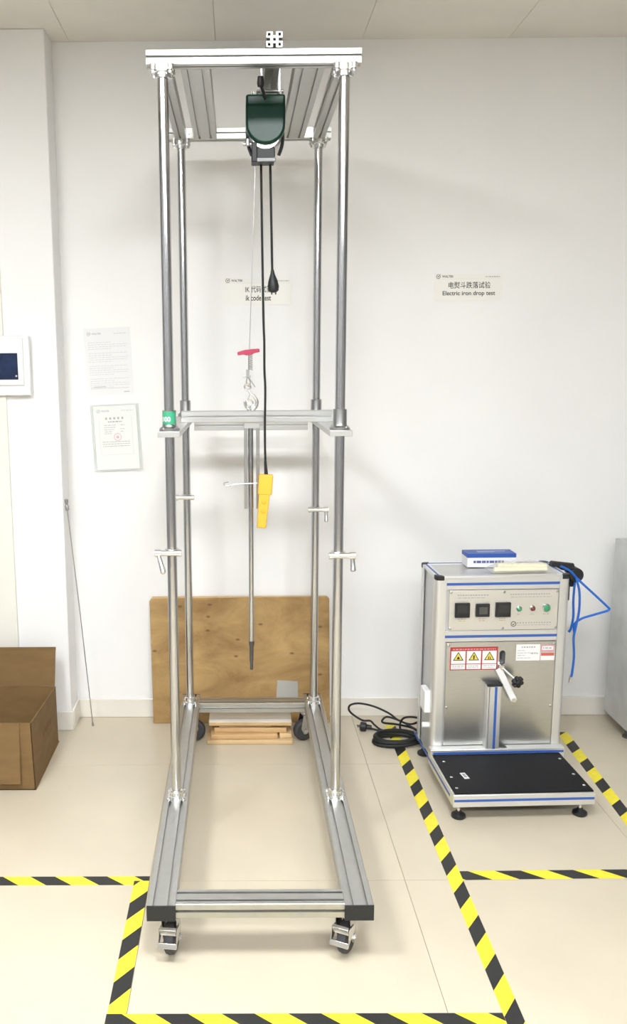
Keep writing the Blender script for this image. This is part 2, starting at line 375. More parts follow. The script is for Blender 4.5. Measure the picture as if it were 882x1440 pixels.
def caster(X, Y, yaw, brake=True):
    Mx = Matrix.Translation((X, Y, 0)) @ Matrix.Rotation(yaw, 4, 'Z')
    zt = ZR-0.045
    fk = MB()
    fk.box((-0.036, -0.030, zt-0.005), (0.036, 0.030, zt-0.0005))
    fk.cyl((0, 0, zt-0.022), (0, 0, zt-0.005), 0.027, 0.024)
    for sx in (-1, 1):
        fk.prism([(-0.022, zt-0.02), (0.022, zt-0.02), (0.034, 0.062), (0.02, 0.035), (0.004, 0.035), (-0.018, 0.075)], (sx*0.0215-0.0015, 0, 0), (0, 1, 0), (0, 0, 1), (1, 0, 0), 0.003)
    fk.box((-0.023, -0.022, zt-0.026), (0.023, 0.022, zt-0.02))
    o = fk.build('caster', M_chrome, rig, bevel=0.001); o.data.transform(Mx); rel(o, rig)
    whl = MB().lathe([(0.012, -0.016), (0.040, -0.016), (0.047, -0.011), (0.049, 0), (0.047, 0.011), (0.040, 0.016), (0.012, 0.016)], (0, 0.012, 0.049), (1, 0, 0), 32)
    p = whl.build('wheel', M_wheel, o); p.data.transform(Mx); rel(p, rig)
    ax = MB().cyl((-0.030, 0.012, 0.049), (0.030, 0.012, 0.049), 0.006); ax.lathe([(0.010, 0), (0.010, 0.004)], (0.0235, 0.012, 0.049), (1, 0, 0), 6); ax.lathe([(0.010, 0), (0.010, 0.004)], (-0.0275, 0.012, 0.049), (1, 0, 0), 6)
    p = ax.build('axle_bolt', M_bright, o); p.data.transform(Mx); rel(p, rig)
    if brake:
        bk = MB()
        R1 = Matrix.Translation((0, -0.036, 0.096)) @ Matrix.Rotation(math.radians(25), 4, 'X')
        bk.cbox((0, 0, 0), (0.046, 0.010, 0.026), 0, R1)
        R2 = Matrix.Translation((0, -0.050, 0.062)) @ Matrix.Rotation(math.radians(-20), 4, 'X')
        bk.cbox((0, 0, 0), (0.054, 0.012, 0.015), 0, R2)
        for sx in (-1, 1): bk.prism([(-0.04, 0.105), (0.012, 0.092), (0.012, 0.078), (-0.05, 0.055)], (sx*0.0255-0.001, 0, 0), (0, 1, 0), (0, 0, 1), (1, 0, 0), 0.002)
        p = bk.build('brake_pedal', M_bright, o, bevel=0.003); p.data.transform(Mx); rel(p, rig)
caster(XL+0.020, YC+0.060, math.radians(-7)); caster(XR-0.030, YC+0.062, math.radians(-26))
caster(XL+0.005, YE-0.058, math.radians(-100), False); caster(XR-0.030, YE-0.058, math.radians(112), False)
PR = 0.0165
for X in (XL, XR):
    for Y in (YF, YR):
        po = rel(MB().cyl((X, Y, ZR), (X, Y, ZB0), PR, n=32).build('post', M_chrome, rig), rig)
        f = MB().lathe([(0.030, 0), (0.030, 0.009), (0.0245, 0.011), (0.0235, 0.026), (0.0205, 0.029), (PR+0.0005, 0.030)], (X, Y, ZR), (0, 0, 1), 32)
        for a in range(4):
            q = V(X, Y, 0)+V(math.cos(a*math.pi/2+0.785), math.sin(a*math.pi/2+0.785), 0)*0.034
            f.lathe([(0.009, 0), (0.009, 0.008)], (q.x, q.y, ZR), (0, 0, 1), 12); f.lathe([(0.005, 0.008), (0.005, 0.014)], (q.x, q.y, ZR), (0, 0, 1), 6)
        rel(f.build('base_flange', M_bright, po), rig)
        f = MB().lathe([(PR+0.0005, -0.034), (0.0235, -0.033), (0.025, -0.020), (0.030, -0.018), (0.030, 0)], (X, Y, ZB0), (0, 0, 1), 32)
        for a in range(4):
            dvec = V(math.cos(a*math.pi/2+0.785), math.sin(a*math.pi/2+0.785), 0); q = V(X, Y, 0)+dvec*0.036
            f.lathe([(0.011, -0.016), (0.011, 0)], (q.x, q.y, ZB0), (0, 0, 1), 12); f.lathe([(0.0055, -0.024), (0.0055, -0.016)], (q.x, q.y, ZB0), (0, 0, 1), 6)
        rel(f.build('top_flange', M_bright, po), rig)
# top beams
TW = 0.045; zc = (ZB0+ZB1)/2; hb = ZB1-ZB0
for y in (YF, YR): rel(profile('top_beam', (XL-0.048, y, zc), (XR+0.048, y, zc), TW, hb, 1, 1, rig), rig)
for X in (XL, XR): rel(profile('top_beam', (X, YF+TW/2, zc), (X, YR-TW/2, zc), TW, hb, 1, 1, rig), rig)
for X in (-0.125, 0.222): rel(profile('top_beam', (X, YF+TW/2, zc), (X, YR-TW/2, zc), 0.090, hb, 2, 1, rig), rig)
HX = 0.113
rel(profile('top_beam', (HX, YF-0.03, ZB1+0.0215), (HX, YR+0.03, ZB1+0.0215), 0.047, 0.043, 1, 1, rig, sw=0.009), rig)
cbeam = [o for o in rig.children if o.name.startswith('top_beam')][-1]
hc = MB()
for ex_, ez_ in ((-0.0155, 0.0138), (0.0155, 0.0138), (-0.0155, -0.0138), (0.0155, -0.0138), (0, 0)):
    hc.box((HX+ex_-0.0042, YF-0.05, ZB1+0.0215+ez_-0.0042), (HX+ex_+0.0042, YF+0.09, ZB1+0.0215+ez_+0.0042))
for q in range(len(hc.v)): hc.v[q] = tuple(V(*hc.v[q])-RO)
carve(cbeam, hc)
for X, s in ((XL, 1), (XR, -1)):   # bright plates added to show the rear beam's inner face as lit
    g = MB().box((X+s*0.0225 if s > 0 else X-0.0225-0.045, YR-TW/2-0.004, ZB0+0.002), (X+0.0225+0.045 if s > 0 else X-0.0225, YR-TW/2, ZB1-0.002))
    for k in (0.013, 0.033): g.lathe([(0.006, 0), (0.006, 0.005)], (X+s*(0.0225+k), YR-TW/2-0.004, zc), (0, -1, 0), 8)
    rel(g.build('lit_face_plate', M_bright, rig, bevel=0.001), rig)
# clamp collars with levers
def clamp(X, Y, z, side, lever):
    c = MB().lathe([(PR+0.0004, -0.011), (0.0225, -0.011), (0.0245, -0.008), (0.0245, 0.008), (0.0225, 0.011), (PR+0.0004, 0.011)], (X, Y, z), (0, 0, 1), 28)
    c.cyl((X-side*0.026, Y-0.024, z), (X+side*0.040, Y-0.024, z), 0.0095); c.cyl((X-side*0.020, Y-0.024, z), (X-side*0.033, Y-0.024, z), 0.0115)
    o = rel(c.build('clamp_collar', M_bright, rig, bevel=0.001), rig)
    p0 = V(X+side*0.044, Y-0.024, z); p1 = p0+V(*lever)
    l = MB().cyl(p0-V(side*0.010, 0, 0), p0+V(side*0.010, 0, 0), 0.0125)
    l.tube([p0, p0+(p1-p0)*0.2, p0+(p1-p0)*0.6, p1-(p1-p0)*0.08, p1], [0.0095, 0.007, 0.0085, 0.0095, 0.005], 12)
    rel(l.build('lever', M_bright, o), rig)
clamp(XL, YF, 1.062, -1, (0.020, -0.03, -0.062)); clamp(XR, YF, 1.050, 1, (0.002, -0.01, -0.052))
clamp(XL, YR, 1.118, -1, (-0.030, -0.02, -0.065)); clamp(XR, YR, 1.062, 1, (0.0, -0.01, -0.052))
# ------------------------------------------------------------------ sliding carriage
YM = 3.192; RX = 0.0445
car = thing('sliding_carriage', 'bright aluminium crossbeam carriage sliding on the four posts', 'carriage', ((XL+XR)/2, YM, 1.441))
PZ0, PZ1 = 1.441, 1.460
for X in (XL, XR):
    rel(MB().box((X-0.036, YF-0.036, PZ0), (X+0.036, YR+0.036, PZ1)).build('side_plate', M_carr, car, bevel=0.0015), car)
    for Y in (YF, YR):
        s = MB().lathe([(PR+0.001, 0), (0.033, 0), (0.033, 0.007), (0.024, 0.014), (0.0225, 0.020), (0.0225, 0.064), (0.0205, 0.066), (PR+0.001, 0.066)], (X, Y, PZ1), (0, 0, 1), 32)
        for a in range(4):
            q = V(X, Y, 0)+V(math.cos(a*math.pi/2+0.785), math.sin(a*math.pi/2+0.785), 0)*0.029
            s.lathe([(0.0055, 0.006), (0.0055, 0.013)], (q.x, q.y, PZ1), (0, 0, 1), 8)
        so = rel(s.build('slide_bearing', M_steel, car), car)
        if X == XL and Y == YF:
            st = MB()   # curved sticker on the sleeve
            n = 16; a0, a1 = math.radians(-150), math.radians(-25); vs = []
            for k in range(n+1):
                a = a0+(a1-a0)*k/n
                for z in (PZ1+0.022, PZ1+0.062): vs.append((X+0.0231*math.cos(a), Y+0.0231*math.sin(a), z))
            st.add(vs, [(2*k, 2*k+2, 2*k+3, 2*k+1) for k in range(n)])
            so2 = rel(st.build('sticker', M_gstick, so), car)
            tm = lettering('100', -0.016, 0.0115, PZ1+0.030, PZ1+0.046, 0, M_white, so, bold=0.02)
            for v in tm.data.vertices:
                a = -math.pi/2-0.25+v.co.x/0.0235; v.co = V(X+0.0235*math.cos(a), Y+0.0235*math.sin(a), v.co.z)
            rel(tm, car)
rel(profile('cross_beam', (XL+0.012, YM, PZ1+0.021), (XR+0.02, YM, PZ1+0.021), 0.042, 0.042, 1, 1, car, m=M_carr), car)
rel(profile('rear_beam', (XL+0.036, YR, 1.4205), (XR-0.036, YR, 1.4205), 0.042, 0.040, 1, 1, car, m=M_carr), car)
for X in (XL, XR):
    a = 1 if X == XL else -1
    rel(MB().box((X-0.036, YR-0.021, 1.4005), (X+0.036, YR-0.017, PZ0)).build('end_bracket', M_carr, car, bevel=0.001), car) if False else None
rod = rel(MB().cyl((RX, YM, 0.60), (RX, YM, PZ0+0.019), 0.0095, n=20).build('drop_rod', M_chrome, car), car)
rel(MB().lathe([(0.0105, 0.615), (0.0105, 0.600), (0.008, 0.595), (0.008, 0.540), (0.006, 0.53), (0.006, 0.50)][::-1], (RX, YM, 0), (0, 0, 1), 16).build('rod_tip', M_dark, rod), car)
for X in (RX-0.0185, RX+0.0265):
    rel(MB().box((X-0.0065, YM-0.010, 1.135), (X+0.0065, YM+0.010, PZ1)).build('guide_bar', M_steel, car, bevel=0.001), car)
rel(MB().box((RX-0.025, YM-0.014, PZ0-0.004), (RX+0.033, YM+0.014, PZ1)).build('guide_block', M_carr, car, bevel=0.001), car)
pin = [(RX+0.024, YM-0.014, 1.232), (RX-0.02, YM-0.014, 1.231), (RX-0.066, YM-0.014, 1.229), (RX-0.078, YM-0.014, 1.224), (RX-0.092, YM-0.014, 1.222), (RX-0.101, YM-0.014, 1.228), (RX-0.098, YM-0.014, 1.235), (RX-0.084, YM-0.014, 1.237)]
rel(MB().tube(spline(pin, 6), 0.0019, 8).build('locking_pin', M_steel, car), car)
EZ = PZ1+0.042
eb = MB().lathe([(0.011, 0), (0.011, 0.006), (0.0065, 0.007), (0.0065, 0.018)], (RX-0.004, YM, EZ), (0, 0, 1), 16)
eb.tube([(RX-0.004+0.0125*math.cos(t), YM, EZ+0.026+0.0125*math.sin(t)) for t in [2*math.pi*k/24 for k in range(24)]], 0.0035, 8, closed=True)
rel(eb.build('eye_bolt', M_bright, car), car)
# ------------------------------------------------------------------ electric hoist
ho = thing('electric_hoist', 'dark green electric cable hoist hanging under the top beam with hook and pendant', 'hoist', (0.097, 3.15, 2.35))
HC = 0.0965; hw = 0.066
U = [(-hw, 2.558), (hw, 2.558), (hw, 2.47)]+[(hw*math.cos(a), 2.462+0.062*math.sin(a)) for a in [-math.pi*k/16 for k in range(1, 16)]]+[(-hw, 2.47)]
rel(MB().prism(U, (HC, 3.045, 0), (1, 0, 0), (0, 0, 1), (0, 1, 0), 0.15).build('motor_housing', M_green, ho, bevel=0.008, seg=3), ho)
g = MB().lathe([(0.050, 0), (0.058, 0.008), (0.058, 0.085), (0.045, 0.1)], (HC, 3.195, 2.455), (0, 1, 0), 32)
g.lathe([(0.050, 0), (0.056, 0.006), (0.056, 0.11)], (HC, 3.06, 2.438), (0, 1, 0), 32)
rel(g.build('rope_drum', M_bright, ho), ho)
for sx in (-1, 1):
    b = MB().tube(spline([(HC+sx*0.060, 3.10, 2.45), (HC+sx*0.058, 3.10, 2.41), (HC+sx*0.046, 3.10, 2.375)], 5), 0.006, 8)
    rel(b.build('side_strap', M_black, ho), ho)
bx = MB().box((HC-0.047, 3.06, 2.352), (HC+0.032, 3.15, 2.392)); bx.box((HC-0.047, 3.055, 2.345), (HC-0.028, 3.12, 2.41))
rel(bx.build('switch_box', M_black, ho, bevel=0.003), ho)
rel(MB().box((HC-0.040, 3.056, 2.346), (HC+0.034, 3.062, 2.358)).build('name_strip', M_dark, ho, bevel=0.001), ho)
mb = MB()
for y in (3.08, 3.17):
    mb = MB()
    for sx in (-1, 1): mb.box((HX+sx*0.030-0.004, y-0.015, 2.54), (HX+sx*0.030+0.004, y+0.015, ZB1+0.050))
    mb.box((HX-0.034, y-0.015, ZB1+0.046), (HX+0.034, y+0.015, ZB1+0.052)); mb.cyl((HX-0.045, y, 2.575), (HX+0.045, y, 2.575), 0.006)
    rel(mb.build('beam_hanger', M_steel, ho, bevel=0.001), ho)
mb = MB().lathe([(0.010, 0), (0.012, 0.01), (0.010, 0.03)], (HC-0.018, 3.00, 2.566), (0, 0, 1), 14); mb.tube([(HC-0.018, 3.0, 2.57), (HC-0.01, 3.02, 2.56), (HC, 3.05, 2.54)], 0.005, 8)
rel(mb.build('cable_gland', M_black, ho), ho)
for sx, z in ((-0.045, 2.562), (-0.03, 2.562), (0.05, 2.562)):
    rel(MB().lathe([(0.007, 0), (0.007, 0.012), (0.004, 0.014)], (HC+sx, 3.06, 2.556), (0, 0, 1), 10).build('housing_bolt', M_bright, ho), ho)
arm = MB().cyl((HC-0.075, 3.07, 2.405), (HC-0.03, 3.07, 2.405), 0.006); arm.cyl((HC-0.06, 3.07, 2.40), (HC-0.06, 3.07, 2.42), 0.009)
rel(arm.build('limit_arm', M_steel, ho), ho)
rel(MB().tube([(0.066, YM, 2.42), (0.062, YM, 2.30), (0.041, YM, 1.722)], 0.0013, 6).build('wire_rope', M_steel, ho), ho)
hx, hz = 0.0395, 1.716
rd = MB()
Rm = Matrix.Translation((hx-0.002, YM, hz)) @ Matrix.Rotation(math.radians(-7), 4, 'Y')
rd.prism([(-0.041, -0.008), (-0.02, -0.008), (-0.009, -0.012), (0.011, -0.012), (0.02, -0.008), (0.041, -0.006), (0.041, 0.006), (0.012, 0.008), (-0.012, 0.008), (-0.041, 0.004)], (0, -0.009, 0), (1, 0, 0), (0, 0, 1), (0, 1, 0), 0.018)
for i in range(len(rd.v)): rd.v[i] = tuple(Rm @ V(*rd.v[i]))
rel(rd.build('stop_handle', M_red, ho, bevel=0.003), ho)
sp = [(hx+0.006+0.0065*math.cos(t), YM+0.0065*math.sin(t), 1.704-t*0.00106) for t in [k*0.45 for k in range(0, 115)]]
rel(MB().tube(sp, 0.0012, 5).build('spring', M_steel, ho), ho)
rel(MB().cyl((hx-0.001, YM, 1.71), (hx-0.002, YM, 1.63), 0.0022, n=8).build('rope_end', M_steel, ho), ho)
fr = MB().box((hx-0.011, YM-0.006, 1.622), (hx-0.001, YM+0.006, 1.652)); fr.cyl((hx-0.022, YM, 1.627), (hx+0.006, YM, 1.627), 0.0035)
fr.tube(spline([(hx-0.006, YM, 1.625), (hx-0.010, YM, 1.605), (hx-0.002, YM, 1.590), (hx+0.004, YM, 1.606), (hx-0.004, YM, 1.624)], 5), 0.0022, 6)
fr.tube([(hx-0.001, YM, 1.622), (hx+0.022, YM, 1.588)], 0.0018, 6)
rel(fr.build('rope_clip', M_steel, ho), ho)
hk = MB(); ex = hx-0.006
hk.tube([(ex+0.0105*math.cos(t), YM, 1.588+0.0105*math.sin(t)) for t in [2*math.pi*k/20 for k in range(20)]], 0.0038, 8, closed=True)
hp = [(ex+0.003, YM, 1.578), (ex+0.010, YM, 1.566), (ex+0.024, YM, 1.553), (ex+0.034, YM, 1.535), (ex+0.029, YM, 1.515), (ex+0.013, YM, 1.506), (ex-0.003, YM, 1.514), (ex-0.009, YM, 1.530), (ex-0.008, YM, 1.540)]
q = spline(hp, 6); hk.tube(q, [0.0042+0.0028*math.sin(math.pi*k/(len(q)-1)) for k in range(len(q))], 10)
hk.tube([(ex+0.010, YM, 1.566), (ex-0.002, YM, 1.538)], 0.0025, 6)
rel(hk.build('hook', M_bright, ho), ho)
c1 = [(0.083, YM-0.06, 2.36), (0.085, YM-0.06, 2.20), (0.088, YM-0.06, 2.0), (0.091, YM-0.06, 1.82), (0.0935, YM-0.06, 1.75), (0.094, YM-0.06, 1.65), (0.097, YM-0.06, 1.58), (0.0955, YM-0.06, 1.45), (0.096, YM-0.06, 1.36), (0.098, YM-0.06, 1.30)]
rel(MB().tube(spline(c1, 6), 0.0043, 10).build('pendant_cable', M_rubber, ho), ho)
c2 = [(0.115, YM-0.06, 2.36), (0.117, YM-0.06, 2.25), (0.120, YM-0.06, 2.10), (0.122, YM-0.06, 1.99)]
rel(MB().tube(spline(c2, 6), 0.0043, 10).build('power_lead', M_rubber, ho), ho)
pg = MB().lathe([(0.005, 0.045), (0.008, 0.03), (0.016, 0.008), (0.0205, -0.012), (0.018, -0.028), (0.010, -0.034)][::-1], (0.125, YM-0.06, 1.955), (-0.06, 0, 1), 18)
for sx in (-0.007, 0.007): pg.cyl((0.127+sx, YM-0.06, 1.925), (0.1275+sx, YM-0.06, 1.914), 0.0025, n=8)
rel(pg.build('plug', M_black, ho, bevel=0.001), ho)
# pendant
PM = Matrix.Translation((0.100, YM-0.06, 1.272)) @ Matrix.Rotation(math.radians(4.5), 4, 'Y') 
pd = MB().box((-0.026, -0.020, -0.075), (0.026, 0.020, 0))
pd.prism([(-0.019, -0.2), (0.015, -0.2), (0.019, -0.072), (-0.021, -0.072)], (0, -0.017, 0), (1, 0, 0), (0, 0, 1), (0, 1, 0), 0.034)
for i in range(len(pd.v)): pd.v[i] = tuple(PM @ V(*pd.v[i]))
pdo = rel(pd.build('pendant', M_orange, ho, bevel=0.005, seg=3), ho)
sr = MB().lathe([(0.0075, 0), (0.0065, 0.012), (0.0048, 0.05)], PM @ V(0, 0, -0.002), (-0.06, 0, 1), 14)
rel(sr.build('strain_relief', M_rubber, pdo), ho)
for z in (-0.10, -0.135): 
    p = PM @ V(-0.001, -0.0165, z); rel(MB().lathe([(0.008, 0), (0.008, 0.003), (0.006, 0.005)], p, (0, -1, 0), 16).build('button', M_orange, pdo), ho)
# ------------------------------------------------------------------ board, planks, rod, box
bd = thing('plywood_board', 'large brown plywood board with knots leaning on the wall behind the frame', 'board', (0, 3.835, 0))
bd.rotation_euler = (math.radians(-6.3), 0, 0)
h = 0.602
pb = MB().prism([(-0.424+0.012, 0), (0.422, 0), (0.420, h-0.01), (0.41, h), (-0.415, h-0.004), (-0.424, h-0.018)], (0, 0, 0), (1, 0, 0), (0, 0, 1), (0, 1, 0), 0.018).build('face', M_wood, bd, bevel=0.003)
MB().box((-0.412, 0.001, h-0.006), (0.408, 0.017, h+0.0015)).build('edge_strip', M_wedge, bd)
gc = MB().prism([(-0.052, 0), (0.052, 0), (0.050, 0.100), (-0.047, 0.105)], (0, 0, 0), (1, 0, 0), (0, 0, 1), (0, -1, 0), 0.002).build('grey_card', M_gcard)
gc.location = (0.221, 3.8445, 0.100); gc.rotation_euler = (math.radians(-6.3), 0, 0)
tag(gc, 'small grey card stuck low on the plywood board', 'card')
def plank(label, c, size, rz=0, m=M_plank, rx=0, ry=0, edge=None):
    mb = MB().cbox((0, 0, 0), size)
    o = mb.build('plank', m, bevel=0.003); o.location = c; o.rotation_euler = (rx, ry, rz); return tag(o, label, 'plank', 'wood offcuts under the rear crossbar')
plank('lowest and widest pine offcut of the pile under the rear crossbar', (0.042, 3.665, 0.0095), (0.385, 0.13, 0.018), -0.012, M_plank2)
plank('long pine offcut in the second layer of the pile, left of the short block', (0.016, 3.672, 0.030), (0.300, 0.115, 0.022), 0.01)
plank('short pine block beside the long offcut in the second layer of the pile', (0.200, 3.678, 0.030), (0.055, 0.11, 0.022), 0.04, M_plank2)
plank('pine offcut in the third layer of the pile, under the small stick', (0.045, 3.690, 0.0525), (0.325, 0.11, 0.022), -0.02)
plank('small thin stick lying on the pile under the white panel', (0.02, 3.648, 0.0708), (0.235, 0.022, 0.014), 0.03, M_plank3)
plank('second thin stick carrying the back of the white panel', (0.04, 3.735, 0.0708), (0.235, 0.022, 0.014), 0.0)
wp = thing('laminate_panel', 'white laminated panel with brown edge on top of the wood offcut pile', 'panel', (0.044, 3.700, 0.0785), -0.012)
MB().box((-0.185, -0.075, 0), (0.185, 0.075, 0.016)).build('core', M_wedge, wp, bevel=0.001); MB().box((-0.185, -0.075, 0.0162), (0.185, 0.075, 0.018)).build('laminate', M_plankw, wp)
ro = thing('leaning_rod', 'thin steel rod with a clamp on top leaning against the column corner', 'rod', (-0.695, 3.812, 0))
pA, pB = V(-0.695, 3.812, 0.004), V(-0.768, 3.766, 1.065)
rel(MB().tube([pA, pA.lerp(pB, 0.5)+V(0.002, 0, 0), pB], 0.0022, 8).build('shaft', M_steel, ro), ro)
rel(MB().cyl(pA-V(0, 0, 0.003), pA+(pB-pA).normalized()*0.014, 0.0045, n=10).build('foot', M_steel, ro), ro)
dr = (pB-pA).normalized()
cl = MB().lathe([(0.004, -0.03), (0.008, -0.026), (0.009, -0.01), (0.006, -0.004), (0.0065, 0.006), (0.009, 0.008), (0.009, 0.022), (0.006, 0.024)], pB, dr, 14)
rel(cl.build('clamp_head', M_steel, ro), ro)
# cardboard box
cb = thing('cardboard_box', 'open brown cardboard box with one flap standing up against the column', 'box', (-1.06, 3.42, 0))
X0, X1, Y0, Y1, HB, TH = -1.32, -0.818, 3.190, 3.640, 0.283, 0.005
rel(MB().box((X0, Y0, 0.0005), (X1, Y1, TH)).build('bottom', M_cardin, cb), cb)
def sheet(name, c4, n, m, thick=TH):   # four corners + inward normal
    n = V(*n); vs = [V(*p) for p in c4]; vs += [p+n*thick for p in vs]
    return rel(MB().add(vs, [(0,1,2,3),(7,6,5,4),(0,4,5,1),(1,5,6,2),(2,6,7,3),(3,7,4,0)]).build(name, m, cb, bevel=0.001), cb)
fo = sheet('front_panel', [(X0, Y0, 0.0005), (X1, Y0, 0.0005), (X1-0.008, Y0, HB), (X0, Y0, HB)], (0, 1, 0), M_card)
sd = sheet('side_panel', [(X1, Y0, 0.0005), (X1-0.004, Y1, 0.0005), (X1-0.006, Y1, HB-0.02), (X1-0.008, Y0, HB)], (-1, 0, 0), M_card)
sheet('side_panel', [(X0, Y0, 0.0005), (X0, Y1, 0.0005), (X0, Y1, HB-0.02), (X0, Y0, HB)], (1, 0, 0), M_card)
sheet('back_panel', [(X0, Y1, 0.0005), (X1-0.004, Y1, 0.0005), (X1-0.006, Y1, HB-0.02), (X0, Y1, HB-0.02)], (0, -1, 0), M_cardin)
sheet('back_flap', [(X0, Y1+0.002, HB-0.019), (X1-0.010, Y1+0.002, HB-0.019), (X1-0.006, Y1+0.035, 0.432), (X0, Y1+0.035, 0.425)], (0, -1, 0), M_card)
rel(MB().box((X0, Y1+0.0275, 0.420), (X1-0.006, Y1+0.0355, 0.434)).build('flap_edge', M_cardin, cb), cb)
sheet('front_flap', [(X0, Y0-0.022, 0.035), (X1-0.055, Y0-0.022, 0.035), (X1-0.055, Y0-0.001, HB), (X0, Y0-0.001, HB)], (0, 0.2, 0), M_card, 0.02)
sheet('inner_flap', [(X1-0.012, Y0+0.02, HB-0.003), (X1-0.012, Y1-0.01, HB-0.022), (X1-0.10, Y1-0.03, 0.13), (X1-0.09, Y0+0.04, 0.13)], (-0.6, 0, -0.6), M_cardin)
sheet('inner_flap', [(X0+0.02, Y0+0.26, 0.012), (X1-0.13, Y0+0.26, 0.012), (X1-0.13, Y0+0.27, 0.16), (X0+0.02, Y0+0.27, 0.16)], (0, 1, 0), M_cardin)
mk = MB()
for k in range(7):
    y = 3.36+k*0.022; z = 0.145+0.004*((k*5) % 3)
    mk.add([(X1+0.0008, y, z), (X1+0.0008, y+0.013, z), (X1+0.0008, y+0.013, z+0.026), (X1+0.0008, y, z+0.022)], [(0, 1, 2, 3)])
mko = rel(mk.build('printed_mark', mat('brown_print', (0.16, 0.07, 0.03), 0.8), cb, smooth=False), cb)
for v in mko.data.vertices: v.co.x -= 0.004
# ------------------------------------------------------------------ intercom, papers, signs
ic = thing('wall_intercom', 'white wall intercom panel with dark blue screen on the column', 'intercom', (-1.02, CY-0.014, 1.54))
iy = CY-0.014
def ib(name, x0, x1, z0, z1, y0, y1, m, par=ic, bev=0.004): return rel(MB().box((x0, y0, z0), (x1, y1, z1)).build(name, m, par, bevel=bev), ic)
ib('housing', -1.20, -0.897, 1.547, 1.800, iy-0.026, iy, M_white)
fb = ib('front_bezel', -1.185, -0.922, 1.590, 1.790, iy-0.034, iy-0.0262, M_white)
ib('screen', -1.16, -0.946, 1.615, 1.727, iy-0.0358, iy-0.0342, M_screen, fb, 0.001)
rel(MB().lathe([(0.004, 0), (0.004, 0.0006)], (-0.954, iy-0.0358, 1.63), (0, -1, 0), 12).build('indicator', M_pale, fb), ic)
def poster(name, label, cx, zc, w, h, ang, m, cat):
    t = thing(name, label, cat, (cx, YW-0.0012, zc)); t.rotation_euler = (0, ang, 0); return t
def sheetmesh(w, h, m, t, name='sheet', curl=0.0, y=0.0):
    nx, nz = 6, 10; vs = []; fs = []
    for j in range(nz+1):
        for i in range(nx+1):
            x = -w/2+w*i/nx; z = -h/2+h*j/nz; b = max(0, (0.35-j/nz)/0.35); c = max(0, (i/nx-0.5)*2)
            vs.append((x, y-curl*(b*b*0.7+c*c*0.5*b), z))
    N = len(vs); vs += [(x, yy-0.0004, z) for x, yy, z in vs]
    for j in range(nz):
        for i in range(nx):
            a = j*(nx+1)+i; fs.append((a, a+1, a+nx+2, a+nx+1)); fs.append((N+a, N+a+nx+1, N+a+nx+2, N+a+1))
    for i in range(nx): fs.append((i, N+i, N+i+1, i+1)); a = nz*(nx+1)+i; fs.append((a, a+1, N+a+1, N+a))
    for j in range(nz): a = j*(nx+1); b = a+nx; fs.append((a, a+nx+1, N+a+nx+1, N+a)); fs.append((b, N+b, N+b+nx+1, b+nx+1))
    return MB().add(vs, fs).build(name, m, t)
def bars(name, rows, m, t, y):
    mb = MB()
    for x0, x1, z, hh in rows: mb.add([(x0, y, z), (x1, y, z), (x1, y, z+hh), (x0, y, z+hh)], [(0, 1, 2, 3)])
    return mb.build(name, m, t, smooth=False)
def words(x0, x1, z, hh, rng, wmin=0.004, wmax=0.016, gap=0.003):
    out = []; x = x0
    while x < x1-0.003:
        w = min(rng.uniform(wmin, wmax), x1-x); out.append((x, x+w, z, hh)); x += w+gap
    return out
def logo(cx, cz, r, y, m, t, x1, hh):
    mb = MB(); n = 24; vs = []; fs = []
    for k in range(n):
        a = 2*math.pi*k/n
        for rr in (r, r*0.78): vs.append((cx+rr*math.cos(a), y, cz+rr*math.sin(a)))
    fs = [(2*k, 2*((k+1) % n), 2*((k+1) % n)+1, 2*k+1) for k in range(n) if not 2 <= k <= 4]
    mb.add(vs, fs); d = r*0.45
    mb.add([(cx-d, y, cz+d*0.2), (cx-d*0.5, y, cz+d*0.6), (cx, y, cz), (cx+r*0.95, y, cz+r*0.95), (cx+r*0.8, y, cz+r*1.1), (cx, y, cz-d)], [(0, 1, 2, 5), (2, 3, 4), (2, 5, 3)])
    mb.build('logo', m, t, smooth=False)
    lettering('WALTEK', cx+r*1.7, x1, cz-hh/2, cz+hh/2, y, m, t, bold=0.015)
rg = random.Random(3)
p1 = poster('notice_sheet', 'white paper sheet of faint print taped up above the sleeved certificate', -0.5845, 1.690, 0.21, 0.297, math.radians(-2.3), M_paper, 'paper')
sheetmesh(0.212, 0.300, M_paper, p1)
rows = []
for k in range(22):
    z = 0.085-k*0.0095
    if k % 6 == 4: continue
    rows += words(-0.088, 0.088 if k % 3 else 0.02, z, 0.0022, rg)
bars('print_lines', rows, M_pale, p1, -0.0012); bars('rule_line', [(-0.09, 0.085, -0.119, 0.0012), (-0.075, -0.02, -0.112, 0.0022), (0.06, 0.085, -0.138, 0.003)], M_grey, p1, -0.0012)
logo(-0.082, 0.125, 0.008, -0.0012, M_grey, p1, -0.026, 0.008)
bars('corner_code', words(0.03, 0.088, 0.122, 0.003, rg), M_pale, p1, -0.0012)
p2 = poster('certificate', 'certificate with red stamp in a clear plastic sleeve on the back wall', -0.559, 1.348, 0.21, 0.297, math.radians(-2.5), M_paper2, 'paper')
sheetmesh(0.222, 0.302, M_sleeve, p2, 'sleeve', 0.012, -0.001); sheetmesh(0.196, 0.290, M_paper2, p2, 'sheet', 0.010, -0.003)
YP = -0.0045
logo(-0.075, 0.122, 0.008, YP, M_grey, p2, -0.024, 0.008)
bars('corner_code', words(0.03, 0.085, 0.120, 0.003, rg), M_pale, p2, YP)
bars('heading', [(-0.045+k*0.0185, -0.037+k*0.0185, 0.083, 0.010) for k in range(5)]+words(-0.034, 0.03, 0.070, 0.005, rg), M_grey, p2, YP)
rows = []
for z in (0.056, 0.046, 0.036, 0.027, 0.018): rows += words(-0.052, rg.uniform(-0.02, 0.005), z, 0.0022, rg)
